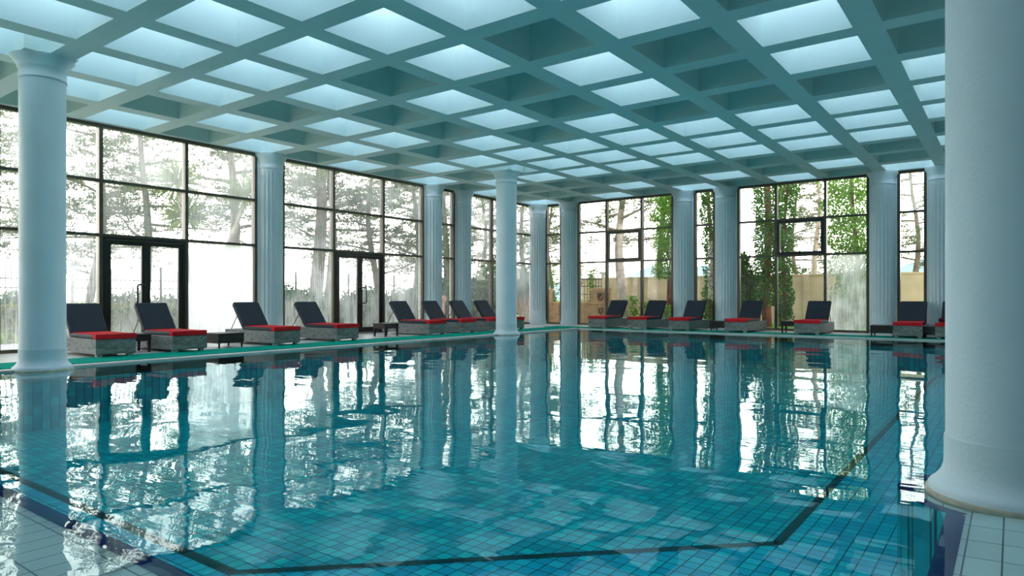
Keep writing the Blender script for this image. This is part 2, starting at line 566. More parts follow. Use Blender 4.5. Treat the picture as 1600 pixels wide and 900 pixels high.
# the outside face of the half-round
vs, fs = [], []
for k, a in enumerate(np.linspace(a0, PI - a0, 33)):
    vs += [(cx0 + ring_out * math.cos(a), cy0 + ring_out * math.sin(a), z), (cx0 + ring_out * math.cos(a), cy0 + ring_out * math.sin(a), POOL_Z)]
    if k:
        fs.append((2 * k - 2, 2 * k - 1, 2 * k + 1, 2 * k))
rim = bm.build('trim_1', 'navy')
tag(rim, 'navy blue tile band along the near pool edge', 'pool edge', kind='structure')
bm = MB()
bm.add(vs, fs)
bm.build('round_wall', 'pool_tile', pool)

# ---- water
bm = MB()
bm.add([(X_MIN, -0.6, WATER_Z), (PX1, -0.6, WATER_Z), (PX1, PY1, WATER_Z), (X_MIN, PY1, WATER_Z)], [(0, 1, 2, 3)])
tag(bm.build('water', 'water'), 'still clear pool water mirroring the windows', 'water', kind='structure')

# ---- window walls -------------------------------------------------------
# (a0, a1) stretches of solid wall between windows, along each wall
left_piers = [(-5.25, -2.34), (3.70, 4.43), (9.94, 10.67), (16.01, 16.78), (17.53, 18.28), (22.34, 22.75)]
right_piers = [(15.03, 15.45), (13.54, 14.27), (8.86, 9.61), (7.36, 8.11), (2.70, 3.43), (-8.75, 1.96)]  # last stretch runs on over unseen bays, closed to darken the near column


def L(a, n, z):      # along, outward, up -> world, left wall
    return (a, WL + n, z)


def Rr(a, n, z):
    return (WR + n, a, z)


def wbox(bm, fn, a0, a1, n0, n1, z0, z1, mi=0):
    p, q = fn(a0, n0, z0), fn(a1, n1, z1)
    bm.box(p[0], q[0], p[1], q[1], p[2], q[2], mi)


bm = MB()
for a0, a1 in left_piers:
    wbox(bm, L, a0, a1, 0, 0.25, -0.2, ZC)
tag(bm.build('wall_left', 'wall_paint'), 'white piers between the windows of the left wall', 'wall', kind='structure')
bm = MB()
for a0, a1 in right_piers:
    wbox(bm, Rr, a0, a1, 0, 0.25, -0.2, ZC)
tag(bm.build('wall_right', 'wall_paint'), 'white piers between the windows of the right wall, unseen end closed to block light', 'wall', kind='structure')
bm = MB()
bm.box(X_MIN - 0.25, WR + 0.25, Y_MIN - 0.25, Y_MIN, -0.2, ZC)
tag(bm.build('wall_back', 'teal_wall'), 'plain painted wall behind the camera', 'wall', kind='structure')
bm = MB()
bm.box(X_MIN - 0.25, X_MIN, Y_MIN, WL + 0.25, -0.2, ZC)
tag(bm.build('wall_near', 'teal_wall'), 'plain painted end wall', 'wall', kind='structure')

# ---- coffered ceiling ---------------------------------------------------
SU, SV, CU0, CV0, WU, WV = 1.529, 1.5476, 5.884, 4.836, 1.1746, 1.1947
DEPTH = 0.95
explicit = {
    -3: {2: 0, 3: 0, 4: 1, 5: 1, 6: 1, 7: 0},
    -2: {1: 0, 2: 1, 3: 1, 4: 0, 5: 1, 6: 1, 7: 1, 8: 0, 9: 0, 10: 1},
    -1: {1: 1, 2: 0, 3: 0, 4: 0, 5: 1, 6: 1, 7: 1, 8: 0, 9: 1, 10: 0},
    0: {0: 1, 1: 0, 2: 1, 3: 1, 4: 0, 5: 1, 6: 1, 7: 1, 8: 0, 9: 0, 10: 1},
    1: {-1: 1, 0: 1, 1: 1, 2: 0, 3: 0, 4: 1, 5: 1, 6: 1, 7: 1, 8: 0, 9: 1, 10: 0},
    2: {-2: 1, -1: 1, 0: 1, 1: 0, 2: 1, 3: 1, 4: 0, 5: 1, 6: 1, 7: 1, 8: 0, 9: 0, 10: 1},
    3: {-2: 1, -1: 1, 0: 1, 1: 1, 2: 0, 3: 0, 4: 1, 5: 1, 6: 1, 7: 1, 8: 0, 9: 1, 10: 0},
    4: {-2: 1, -1: 1, 0: 1, 1: 0, 2: 1, 3: 1, 4: 0, 5: 1, 6: 1, 7: 1, 8: 0, 9: 0, 10: 1},
    5: {-2: 0, -1: 1, 0: 0, 1: 1, 2: 0, 3: 1, 4: 0, 5: 1, 6: 0, 7: 1, 8: 0, 9: 0, 10: 0},
    6: {-1: 0, 0: 1, 1: 0, 2: 1, 3: 0, 4: 1, 5: 0, 6: 1, 7: 0, 8: 1, 9: 0, 10: 1}}
I0, I1, J0, J1 = -7, 10, -8, 6
xs = [X_MIN - 0.25]
for i in range(I0, I1 + 1):
    xs += [CU0 + i * SU, CU0 + i * SU + WU]
xs.append(WR + 0.25)
ys = [Y_MIN - 0.25]
for j in range(J0, J1 + 1):
    ys += [CV0 + j * SV, CV0 + j * SV + WV]
ys.append(WL + 0.25)
bm = MB()
glass = MB()
ZT = ZC + DEPTH
for a in range(len(xs) - 1):
    for b in range(len(ys) - 1):
        x0, x1, y0, y1 = xs[a], xs[a + 1], ys[b], ys[b + 1]
        if x1 <= x0 or y1 <= y0:
            continue
        hole = a % 2 == 1 and b % 2 == 1
        if not hole:
            bm.add([(x0, y0, ZC), (x0, y1, ZC), (x1, y1, ZC), (x1, y0, ZC)], [(0, 1, 2, 3)])
            bm.add([(x0, y0, ZT), (x1, y0, ZT), (x1, y1, ZT), (x0, y1, ZT)], [(0, 1, 2, 3)])
            continue
        i, j = I0 + a // 2, J0 + b // 2
        st = explicit.get(j, {}).get(i, (i * 2 + j) % 3 != 0 and j > -6 and i > -5)  # unseen outer wells stay closed to cut down the light
        c = [(x0, y0), (x1, y0), (x1, y1), (x0, y1)]
        for k in range(4):
            p, q = c[k], c[(k + 1) % 4]
            bm.add([(*p, ZC), (*p, ZT), (*q, ZT), (*q, ZC)], [(0, 1, 2, 3)])
        if st:
            glass.add([(*p, ZT - 0.05) for p in c], [(0, 1, 2, 3)])
        else:
            bm.add([(*p, ZT) for p in c], [(0, 1, 2, 3)])
for p, q in (((xs[0], ys[0]), (xs[-1], ys[0])), ((xs[-1], ys[0]), (xs[-1], ys[-1])), ((xs[-1], ys[-1]), (xs[0], ys[-1])), ((xs[0], ys[-1]), (xs[0], ys[0]))):
    bm.add([(*p, ZC), (*q, ZC), (*q, ZT), (*p, ZT)], [(0, 1, 2, 3)])
ceil = bm.build('ceiling', 'ceiling_paint')
tag(ceil, 'white coffered ceiling with square skylight wells', 'ceiling', kind='structure')
m, t = new_mat('skylight_glass')
tr = N(t, 'ShaderNodeBsdfTransparent', Color=(0.85, 0.92, 1.0, 1))
o_ = N(t, 'ShaderNodeOutputMaterial')
t.links.new(tr.outputs[0], o_.inputs['Surface'])
MATS['skylight_glass'] = m
glass.build('skylight_glass', 'skylight_glass', ceil)

# ------------------------------------------------------------------ windows
FW, FD = 0.075, 0.16      # frame width and depth
ROWS = (0.06, 2.40, 3.55, 4.70)
win_n = [0]
door_n = [0]


def make_window(fn, stops, glassmap, label, door=None, sash=None):
    """stops: positions of the uprights; glassmap: rows of glass names from the bottom row up"""
    win_n[0] += 1
    w = empty('window_%d' % win_n[0], (0, 0, 0))
    tag(w, label, 'window', kind='structure')
    bm = MB()
    lo, hi = min(stops), max(stops)
    st = sorted(stops)
    wbox(bm, fn, lo, hi, 0.02, FD, ROWS[3] - 0.02, ZC)                   # head
    for k, a in enumerate(st):
        hw = FW / 2
        c = a + (hw if k == 0 else -hw if k == len(st) - 1 else 0)
        wbox(bm, fn, c - hw, c + hw, 0.0, FD, 0.0, ROWS[3] - 0.02)
    for k in range(len(st) - 1):
        a0 = st[k] + (FW if k == 0 else FW / 2)
        a1 = st[k + 1] - (FW if k == len(st) - 2 else FW / 2)
        if door != k:
            wbox(bm, fn, a0, a1, 0.01, FD - 0.01, 0.0, 0.07)
        for z in (ROWS[1], ROWS[2]):
            wbox(bm, fn, a0, a1, 0.01, FD - 0.01, z - 0.03, z + 0.03)
    bm.build('frame', 'bronze', w)
    for k in range(len(st) - 1):
        a0 = st[k] + (FW if k == 0 else FW / 2)
        a1 = st[k + 1] - (FW if k == len(st) - 2 else FW / 2)
        for r in range(3):
            if door == k and r == 0:
                continue
            z0 = 0.07 if r == 0 else ROWS[r] + 0.03
            z1 = (ROWS[r + 1] - 0.03) if r < 2 else ROWS[3] - 0.02
            b0, b1 = a0, a1
            if sash == (k, r):
                s = MB()
                sw = 0.085
                wbox(s, fn, a0, a1, -0.02, 0.10, z0, z0 + sw)
                wbox(s, fn, a0, a1, -0.02, 0.10, z1 - sw, z1)
                wbox(s, fn, a0, a0 + sw, -0.02, 0.10, z0 + sw, z1 - sw)
                wbox(s, fn, a1 - sw, a1, -0.02, 0.10, z0 + sw, z1 - sw)
                so = s.build('sash', 'dark_bronze', w)
                h = MB()
                mid = (a0 + a1) / 2
                wbox(h, fn, mid - 0.03, mid + 0.03, -0.05, -0.02, z0 + 0.02, z0 + 0.10)
                wbox(h, fn, mid - 0.03, mid + 0.15, -0.075, -0.05, z0 + 0.045, z0 + 0.07)
                h.build('handle', 'handle_metal', so)
                b0, b1, z0, z1 = a0 + sw, a1 - sw, z0 + sw, z1 - sw
            g = MB()
            wbox(g, fn, b0, b1, 0.075, 0.085, z0, z1)
            # a pane needs one surface only, the outer face
            g = MB()
            g.add([fn(b0, 0.08, z0), fn(b1, 0.08, z0), fn(b1, 0.08, z1), fn(b0, 0.08, z1)], [(0, 1, 2, 3)])
            g.build('pane', 'glass_' + glassmap[r][k], w)
    if door is not None:
        make_door(fn, st[door] + FW / 2, st[door + 1] - FW / 2, label)
    return w


def make_door(fn, a0, a1, label):
    door_n[0] += 1
    d = empty('door_%d' % door_n[0])
    tag(d, 'glazed double door with dark frame in the ' + ('first left' if door_n[0] == 1 else 'second left') + ' window bay', 'door', kind='structure')
    zt = ROWS[1] - 0.03
    bm = MB()
    fw = 0.06
    wbox(bm, fn, a0, a0 + fw, -0.02, FD, 0.0, zt)
    wbox(bm, fn, a1 - fw, a1, -0.02, FD, 0.0, zt)
    wbox(bm, fn, a0 + fw, a1 - fw, -0.02, FD, zt - fw, zt)
    wbox(bm, fn, a0 + fw, a1 - fw, 0.0, FD, 0.0, 0.02)
    bm.build('door_frame', 'dark_bronze', d)
    b0, b1 = a0 + fw, a1 - fw
    mid = (b0 + b1) / 2
    for side, (c0, c1) in enumerate(((b0 + 0.004, mid - 0.003), (mid + 0.003, b1 - 0.004))):
        s = MB()
        sw = 0.09
        z0, z1 = 0.03, zt - fw - 0.006
        wbox(s, fn, c0, c0 + sw, 0.0, 0.06, z0, z1)
        wbox(s, fn, c1 - sw, c1, 0.0, 0.06, z0, z1)
        wbox(s, fn, c0 + sw, c1 - sw, 0.0, 0.06, z0, z0 + 0.16)
        wbox(s, fn, c0 + sw, c1 - sw, 0.0, 0.06, z1 - 0.09, z1)
        leaf = s.build('leaf', 'dark_bronze', d)
        g = MB()
        g.add([fn(c0 + sw, 0.03, z0 + 0.16), fn(c1 - sw, 0.03, z0 + 0.16), fn(c1 - sw, 0.03, z1 - 0.09), fn(c0 + sw, 0.03, z1 - 0.09)], [(0, 1, 2, 3)])
        g.build('pane', 'glass_streaked' if side == 0 and door_n[0] == 2 else 'glass_misty', leaf)
    # the pull handles stand on the meeting stile
    for n_in, nm in ((-0.09, 'handle'),):
        h = MB()
        hx = mid - 0.07
        off = -0.15 if door_n[0] == 1 else 0.24
        h.tube([fn(hx, 0.0, 0.90), fn(hx, n_in, 0.90), fn(hx + off * .9, n_in, 0.90), fn(hx + off, n_in, 0.93), fn(hx + off, n_in, 1.33), fn(hx + off * .9, n_in, 1.36), fn(hx, n_in, 1.36), fn(hx, 0.0, 1.36)], 0.018, 8)
        h.build('handle', 'handle_metal', d)
        h = MB()
        h.tube([fn(hx, 0.06, 0.92), fn(hx, 0.15, 0.92), fn(hx + off, 0.15, 0.94), fn(hx + off, 0.15, 1.32), fn(hx, 0.15, 1.34), fn(hx, 0.06, 1.34)], 0.014, 8)
        h.build('handle', 'handle_metal', d)
    return d


G = lambda *r: [s.split() for s in r]
make_window(L, [-2.34, -0.50, 1.34, 3.70], G('misty fogged misty', 'misty misty misty', 'misty misty misty'), 'tall glazed bay beyond the left edge')
make_window(L, [4.43, 6.27, 8.11, 9.94], G('streaked misty fogged', 'light light misty', 'misty misty misty'), 'tall misted window bay with a double door, nearest on the left', door=1)
make_window(L, [10.67, 12.36, 14.25, 16.01], G('streaked misty streaked', 'misty light light', 'misty misty streaked'), 'tall misted window bay with a narrower double door on the left wall', door=1)
make_window(L, [16.78, 17.53], G('light', 'light', 'streaked'), 'narrow upright window between two fluted half columns, left wall')
make_window(L, [18.28, 19.63, 20.98, 22.34], G('light light streaked', 'streaked light streaked', 'streaked streaked streaked'), 'window bay at the far end of the left wall')
make_window(Rr, [14.27, 15.03], G('clear', 'clear', 'clear'), 'narrow upright window in the far corner, right wall')
make_window(Rr, [9.61, 10.84, 12.28, 13.54], G('clear clear clear', 'clear clear clear', 'clear clear clear'), 'clear window bay with opening sash over the timber screen', sash=(1, 1))
make_window(Rr, [8.11, 8.86], G('clear', 'clear', 'clear'), 'narrow upright window showing an ivy clad trunk')
make_window(Rr, [3.43, 4.65, 6.12, 7.36], G('streaked clear clear', 'clear clear clear', 'clear clear clear'), 'window bay with opening sash and ivy clad trees behind', sash=(1, 1))
make_window(Rr, [1.96, 2.70], G('clear', 'clear', 'misty'), 'narrow upright window nearest the big round column')


# ------------------------------------------------------------------ columns
def round_column(x, y, label, n=96, plinth=0.42):
    c = empty('column', (x, y, -0.12))
    tag(c, label, 'column', kind='structure')
    r = 0.305
    zo = 0.12
    MB().lathe([(r + 0.005, 0.30 + zo), (r, 0.315 + zo), (r, 2.4 + zo), (r, 4.40 + zo)], n).build('shaft', 'column_paint', c)
    base = [(0.385, -0.0), (0.392, 0.08), (0.392, 0.135), (0.382, 0.15), (0.362, 0.165), (0.342, 0.19), (0.326, 0.215), (0.315, 0.25), (0.313, 0.28), (0.312, 0.34), (0.312, 0.30 + zo)]
    MB().lathe(base, n).build('base', 'column_paint', c)
    MB().lathe([(0.408, 0.0), (0.408, 0.104), (0.402, 0.112), (0.38, 0.116)], n).build('skirt', 'stained_plaster', c)
    cap = [(r, 4.40), (r + 0.014, 4.405), (r + 0.014, 4.43), (r + 0.004, 4.445), (r + 0.006, 4.56), (r + 0.022, 4.575), (r + 0.026, 4.60), (r + 0.05, 4.65), (r + 0.085, 4.70), (r + 0.115, 4.735), (r + 0.118, 4.75)]
    MB().lathe([(a, b + zo) for a, b in cap], n).build('capital', 'column_paint', c)
    MB().box(-0.36, 0.36, -0.36, 0.36, ZC + zo - 0.002, ZC + zo + DEPTH - 0.08).build('pier_head', 'ceiling_paint', c)
    return c


round_column(4.695, 0.012, 'massive smooth white round column filling the right edge', 160)
round_column(4.04, 12.0, 'smooth white round column standing at the pool corner on the left')
round_column(15.83, 11.95, 'slender looking round white column at mid pool edge, farthest of three')


def fluted(fn, a, rz, label):
    x, y, _ = fn(a, 0.0, 0)
    c = empty('fluted_column', (x, y, 0.0))
    tag(c, label, 'half column', 'fluted half columns between the windows', kind='structure')
    R = 0.32
    nf = 20

    def fl(th, z):
        p = abs(math.cos(th * nf / 2))
        k = 1.0
        if z < 0.62:
            k = max(0.0, (z - 0.50) / 0.12)
        if z > 4.16:
            k = max(0.0, (4.28 - z) / 0.12)
        return 1 - 0.13 * k * (p ** 0.8)
    prof = [(R, 0.30), (R, 0.50), (R, 0.54), (R, 0.58), (R, 0.62), (R, 2.4), (R, 4.16), (R, 4.20), (R, 4.24), (R, 4.28), (R, 4.36)]
    MB().lathe(prof, nf * 10, fl).build('shaft', 'column_paint', c)
    MB().lathe([(R + 0.035, 0.0), (R + 0.035, 0.08), (R + 0.015, 0.13), (R + 0.006, 0.2), (R, 0.30)], 72).build('base', 'column_paint', c)
    MB().lathe([(R, 4.36), (R + 0.02, 4.37), (R + 0.02, 4.40), (R + 0.004, 4.41), (R + 0.012, 4.52), (R + 0.05, 4.62), (R + 0.10, 4.70), (R + 0.10, 4.75)], 72).build('capital', 'column_paint', c)
    return c


mid = lambda p: (p[0] + p[1]) / 2
fl_l = ['first fluted half column beyond the left column', 'fluted half column between the two door bays',
        'fluted half column just left of the narrow window, left wall', 'fluted half column just right of the narrow window, left wall']
for p, lb in zip([left_piers[2], left_piers[3], left_piers[4]], fl_l[1:]):
    fluted(L, mid(p), 0, lb)
fluted(Rr, 13.905, 0, 'fluted half column next to the corner on the right wall')
fluted(Rr, 9.235, 0, 'fluted half column left of the narrow ivy window')
fluted(Rr, 7.735, 0, 'fluted half column right of the narrow ivy window')
fluted(Rr, 3.065, 0, 'fluted half column left of the last narrow window')
fluted(Rr, 1.60, 0, 'fluted half column partly hidden by the big round column')
c = fluted(L, 22.15, 0, 'fluted column tucked in the far room corner')
c.location = (22.33, 15.28, 0)

# ------------------------------------------------------------------ green mats
bm = MB()
bm.box(X_MIN + 0.1, 19.9, 12.2, 13.25, 0.0, 0.012)
tag(bm.build('mat', 'green_mat'), 'long green runner mat along the left side of the pool', 'mat')
bm = MB()
bm.box(20.12, 21.0, -3.0, 13.5, 0.0, 0.012)
tag(bm.build('mat', 'green_mat'), 'green runner mat along the far right side of the pool', 'mat')


# ------------------------------------------------------------------ loungers
def rounded_slab(M, x0, x1, y0, y1, z0, z1, r, bm):
    """a cushion: a box with generously rounded rim, slightly domed"""
    nx, ny = 10, 6
    verts, faces = [], []
    rows = [(0.0, 1.0), (0.0, 0.0)]
    prof = [(r, z0), (r * 0.3, z0 + r * 0.3), (0, z0 + r), (0, z1 - r), (r * 0.3, z1 - r * 0.3), (r, z1)]
    ring = []
    for inset, z in prof:
        c = []
        cr = 0.035
        for cx, cy, s in ((x1 - cr, y1 - cr, 0), (x0 + cr, y1 - cr, 1), (x0 + cr, y0 + cr, 2), (x1 - cr, y0 + cr, 3)):
            for k in range(4):
                a = PI / 2 * (s + k / 3)
                rr = max(cr - inset, 0.002)
                c.append((cx + rr * math.cos(a) - 0 * inset, cy + rr * math.sin(a), z))
        ring.append(c)
    n = 16
    for c in ring:
        verts += c
    for i in range(len(ring) - 1):
        for k in range(n):
            faces.append((i * n + k, i * n + (k + 1) % n, (i + 1) * n + (k + 1) % n, (i + 1) * n + k))
    faces.append(tuple(range(n - 1, -1, -1)))
    faces.append(tuple((len(ring) - 1) * n + k for k in range(n)))
    bm.add([M @ Vector(v) for v in verts], faces, 0, False)


def make_lounger():
    """local: foot end at y = 0, head end at y = 1.95, width along x"""
    t = empty('sun_lounger')
    W = 0.34
    b = MB().box(-W, W, 0.0, 1.95, 0.045, 0.315)
    b.build('base', 'grey_wicker', t, bevel=0.012)
    for sx in (-1, 1):
        for y in (0.08, 1.87):
            MB().box(sx * (W - 0.12), sx * (W - 0.03), y - 0.045, y + 0.045, 0.0, 0.046).build('foot', 'foot_metal', t)
    I = Matrix.Identity(4)
    bm = MB()
    rounded_slab(I, -W + 0.01, W - 0.01, 0.0, 1.25, 0.318, 0.395, 0.022, bm)
    bm.build('seat_cushion', 'charcoal_fabric', t)
    ang = math.radians(52)
    M = Matrix.Translation((0, 1.235, 0.345)) @ Matrix.Rotation(ang, 4, 'X')
    bm = MB()
    rounded_slab(M, -W + 0.01, W - 0.01, 0.02, 0.72, 0.0, 0.075, 0.022, bm)
    bc = bm.build('back_cushion', 'charcoal_fabric', t)
    bm = MB()
    bm.mbox(M, -W + 0.02, W - 0.02, 0.0, 0.70, -0.028, -0.002)
    bm.build('back_frame', 'table_brown', t, bevel=0.005)
    for sx in (-1, 1):
        p = M @ Vector((sx * (W - 0.06), 0.42, -0.02))
        MB().tube([p, (sx * (W - 0.06), 1.235 + 0.56, 0.30)], 0.009, 6).build('strut', 'handle_metal', t)
    # red cover: thin over the seat, deeper cap over the foot end
    bm = MB()
    bm.box(-W + 0.035, W - 0.035, 0.10, 1.20, 0.394, 0.408)
    bm.box(-W - 0.004, W + 0.004, -0.012, 0.12, 0.318, 0.409)
    bm.build('red_cover', 'red_fabric', t, bevel=0.008)
    return t


def uL(x, V):
    t = (x - 800) / 1054.0
    c, s = math.cos(YAW), math.sin(YAW)
    return V * (c + s * t) / (s - c * t)


def vR(x, U):
    t = (x - 800) / 1054.0
    c, s = math.cos(YAW), math.sin(YAW)
    return U * (s - c * t) / (c + s * t)


LG = 'grey wicker sun loungers with charcoal backs and red covers'
proto = make_lounger()
lab_left = ['wicker lounger half hidden by the left round column', 'second wicker lounger from the left column, in front of the door',
            'wicker lounger just right of the low side table with a foggy pane behind', 'fourth wicker lounger, in front of the second door bay',
            'wicker lounger right beside the small table below the second door', 'wicker lounger in front of the fluted half column and narrow window',
            'wicker lounger left of the one touching the slim round column', 'wicker lounger cut in two by the slim round column']
spots = []
for k, x in enumerate((150, 270, 428.5, 526.5, 671, 721, 764, 800)):
    a = uL(x, 13.05)
    spots.append((a + 0.34, 13.05, 0.0, 'charcoal backed ' + lab_left[k]))
lab_right = ['charcoal backed wicker lounger in front of the timber screen, first on the far side', 'charcoal backed wicker lounger before the boundary wall, second on the far side',
             'charcoal backed wicker lounger beside the ivy window, third on the far side', 'charcoal backed wicker lounger in front of the ivy clad trees',
             'charcoal backed wicker lounger before the streaked pane and lawn', 'charcoal backed wicker lounger seen head on beneath the last narrow window',
             'charcoal backed wicker lounger mostly hidden by the big round column']
for k, (x0, x1) in enumerate(((918.9, 946.5), (980.3, 1010.8), (1044.5, 1076.9), (1132, 1167), (1240, 1281), (1390, 1447), (1461, 1500))):
    a0, a1 = vR(x0, 20.35), vR(x1, 20.35)
    if k == 6:
        a1 = a0 - 0.68
    spots.append((20.35, (a0 + a1) / 2, -PI / 2, lab_right[k]))
for k, (x, y, rz, lb) in enumerate(spots):
    o = proto if k == 0 else copy_tree(proto)
    dr = ((k * 37) % 7 - 3) * 0.008
    o.location = (x, y, 0.012)
    o.rotation_euler = (0, 0, rz + dr)
    tag(o, lb, 'sun lounger', LG)


# ------------------------------------------------------------------ side tables
def make_table(w=0.5, h=0.36):
    t = empty('side_table')
    hw = w / 2
    MB().box(-hw, hw, -hw, hw, h - 0.03, h).build('table_top', 'table_brown', t, bevel=0.006)
    bm = MB()
    for s in (-1, 1):
        bm.box(s * (hw - 0.012) - 0.01, s * (hw - 0.012) + 0.01, -hw + 0.01, hw - 0.01, h - 0.14, h - 0.03)
        bm.box(-hw + 0.01, hw - 0.01, s * (hw - 0.012) - 0.01, s * (hw - 0.012) + 0.01, h - 0.14, h - 0.03)
    bm.build('apron', 'brown_wicker', t)
    for sx in (-1, 1):
        for sy in (-1, 1):
            x, y = sx * (hw - 0.035), sy * (hw - 0.035)
            b = MB()
            b.add([(x - 0.018, y - 0.018, 0), (x + 0.018, y - 0.018, 0), (x + 0.018, y + 0.018, 0), (x - 0.018, y + 0.018, 0),
                   (x - 0.03, y - 0.03, h - 0.03), (x + 0.03, y - 0.03, h - 0.03), (x + 0.03, y + 0.03, h - 0.03), (x - 0.03, y + 0.03, h - 0.03)],
                  [(0, 3, 2, 1), (4, 5, 6, 7), (0, 1, 5, 4), (1, 2, 6, 5), (2, 3, 7, 6), (3, 0, 4, 7)])
            b.build('leg', 'table_brown', t)
    return t


def make_low_table():
    t = empty('side_table')
    hw, h = 0.30, 0.31
    MB().box(-hw, hw, -hw, hw, h - 0.025, h).build('table_top', 'table_brown', t, bevel=0.006)
    MB().box(-hw + 0.006, hw - 0.006, -hw + 0.006, hw - 0.006, 0.10, h - 0.025).build('apron', 'brown_wicker', t, bevel=0.008)
    for sx in (-1, 1):
        for sy in (-1, 1):
            x, y = sx * (hw - 0.04), sy * (hw - 0.04)
            MB().tube([(x, y, 0), (x, y, 0.11)], [0.016, 0.022], 10).build('leg', 'table_brown', t)
    return t


tp = make_table()
tp2 = make_low_table()
y1 = 13.9
tabs = [((uL(207, 13.95) , 13.95), 'dark side table squeezed between the first two loungers'),
        ((uL(350, 13.75), 13.75), 'low dark wicker side table in front of the fogged pane'),
        ((uL(603, 13.85), 13.85), 'dark wicker side table standing below the second glazed door'),
        ((21.3, vR(1128, 21.3)), 'small dark table behind the fourth far lounger, before the fluted column'),
        ((21.2, vR(1237, 21.2)), 'dark side table with tall legs beside the lounger on the far lawn side'),
        ((20.9, vR(1381, 20.9)), 'wide dark table left of the lounger seen head on'),
        ((20.75, vR(1463, 20.75)), 'dark table between the last two far loungers, by the big round column')]
for k, ((x, y), lb) in enumerate(tabs):
    src = tp2 if k in (1, 3, 5, 6) else tp
    o = src if k in (0, 1) else copy_tree(src)
    o.location = (x, y, 0.0)
    tag(o, lb, 'side table', 'dark side tables between loungers')

# rolled towel lying on the last lounger
bm = MB()
bm.tube([(-0.26, 0, 0), (-0.24, 0.01, 0.0), (0.0, 0.015, 0.008), (0.24, 0.0, 0.0), (0.26, 0, 0)], [0.03, 0.055, 0.062, 0.055, 0.03], 12)
tw = bm.build('towel', 'maroon_fabric')
sx, sy = spots[-1][0], spots[-1][1]
tw.location = (sx + 0.42, sy + 0.05, 0.012 + 0.409 + 0.058)
tw.rotation_euler = (0, 0, 1.2)
tag(tw, 'dark maroon rolled towel lying on the lounger by the big round column', 'towel')

# security camera under the ceiling in the far corner
sc_ = empty('security_camera', (22.1, 15.385, ZC))
tag(sc_, 'small white security camera under the ceiling in the far corner', 'security camera')
MB().lathe([(0.05, -0.03), (0.05, 0.0)], 20).build('mount', 'white_plastic', sc_)
MB().tube([(0, 0, -0.02), (0, 0, -0.14), (-0.03, -0.03, -0.17)], 0.014, 8).build('arm', 'white_plastic', sc_)
b = MB()
Mx = Matrix.Translation((-0.05, -0.02, -0.19)) @ Matrix.Rotation(0.9, 4, 'Z') @ Matrix.Rotation(0.25, 4, 'Y')
b.mbox(Mx, -0.13, 0.13, -0.04, 0.04, -0.035, 0.035)
b.build('housing', 'white_plastic', sc_, bevel=0.01)
b = MB()
b.mbox(Mx, -0.145, -0.128, -0.028, 0.028, -0.024, 0.024)
b.build('lens', 'handle_metal', sc_)


# ------------------------------------------------------------------ outdoors
bm = MB()
bm.add([(-60, WL + 0.25, -0.03), (WR + 0.25, WL + 0.25, -0.03), (WR + 0.25, -60, -0.03), (160, -60, -0.03), (160, 160, -0.03), (-60, 160, -0.03)], [(0, 1, 2, 3, 4, 5)])
tag(bm.build('ground', 'lawn'), 'grass outside the windows', 'lawn', kind='structure')


bm = MB()
bm.box(-30, WR + 1.6, WL + 0.25, WL + 3.3, -0.2, -0.01)  # paving added outside to bounce warm light onto the ceiling
bm.box(WR + 0.25, WR + 1.6, -30, WL + 0.25, -0.2, -0.01)
tag(bm.build('bounce_strip', 'bounce_strip'), 'pale strip added outside the windows to bounce light onto the ceiling', 'bounce_strip', kind='structure')


def px(x, y, D):
    """a point at depth D seen at photograph pixel (x, y)"""
    c, s = math.cos(YAW), math.sin(YAW)
    l = (x - 800) / 1054.0 * D
    return Vector((D * c + l * s, D * s - l * c, CAM_H - (y - 463) / 1054.0 * D))


def rand_unit(n):
    v = rng.normal(size=(n, 3))
    return v / np.linalg.norm(v, axis=1, keepdims=True)


def leaf_quads(centers, dirs, length, width, name, mat):
    """diamond shaped leaves: centre, pointing direction, size"""
    n = len(centers)
    c = np.asarray(centers)
    d = np.asarray(dirs)
    o = np.cross(d, rand_unit(n))
    o /= np.linalg.norm(o, axis=1, keepdims=True) + 1e-9
    ln = length * rng.uniform(0.6, 1.3, (n, 1))
    wd = width * rng.uniform(0.7, 1.3, (n, 1))
    v = np.empty((n, 4, 3))
    v[:, 0] = c - d * ln / 2
    v[:, 1] = c + o * wd / 2
    v[:, 2] = c + d * ln / 2
    v[:, 3] = c - o * wd / 2
    me = bpy.data.meshes.new(name)
    me.vertices.add(n * 4)
    me.vertices.foreach_set('co', v.reshape(-1))
    me.loops.add(n * 4)
    me.loops.foreach_set('vertex_index', np.arange(n * 4, dtype=np.int32))
    me.polygons.add(n)
    me.polygons.foreach_set('loop_start', np.arange(0, n * 4, 4, dtype=np.int32))
    me.polygons.foreach_set('loop_total', np.full(n, 4, dtype=np.int32))
    me.materials.append(MATS[mat])
    me.update(calc_edges=True)
    return me


def link(me, name, parent=None):
    o = bpy.data.objects.new(name, me)
    COL.objects.link(o)
    if parent is not None:
        o.parent = parent
    return o


def bent(p0, p1, n=7, wob=0.15):
    p0, p1 = Vector(p0), Vector(p1)
    out = []
    ph = random.uniform(0, 6)
    ph2 = random.uniform(0, 6)
    for k in range(n):
        f = k / (n - 1)
        p = p0.lerp(p1, f)
        w = wob * math.sin(PI * f)
        out.append(p + Vector((w * math.sin(ph + 4 * f), w * math.sin(ph2 + 5 * f), 0)))
    return out


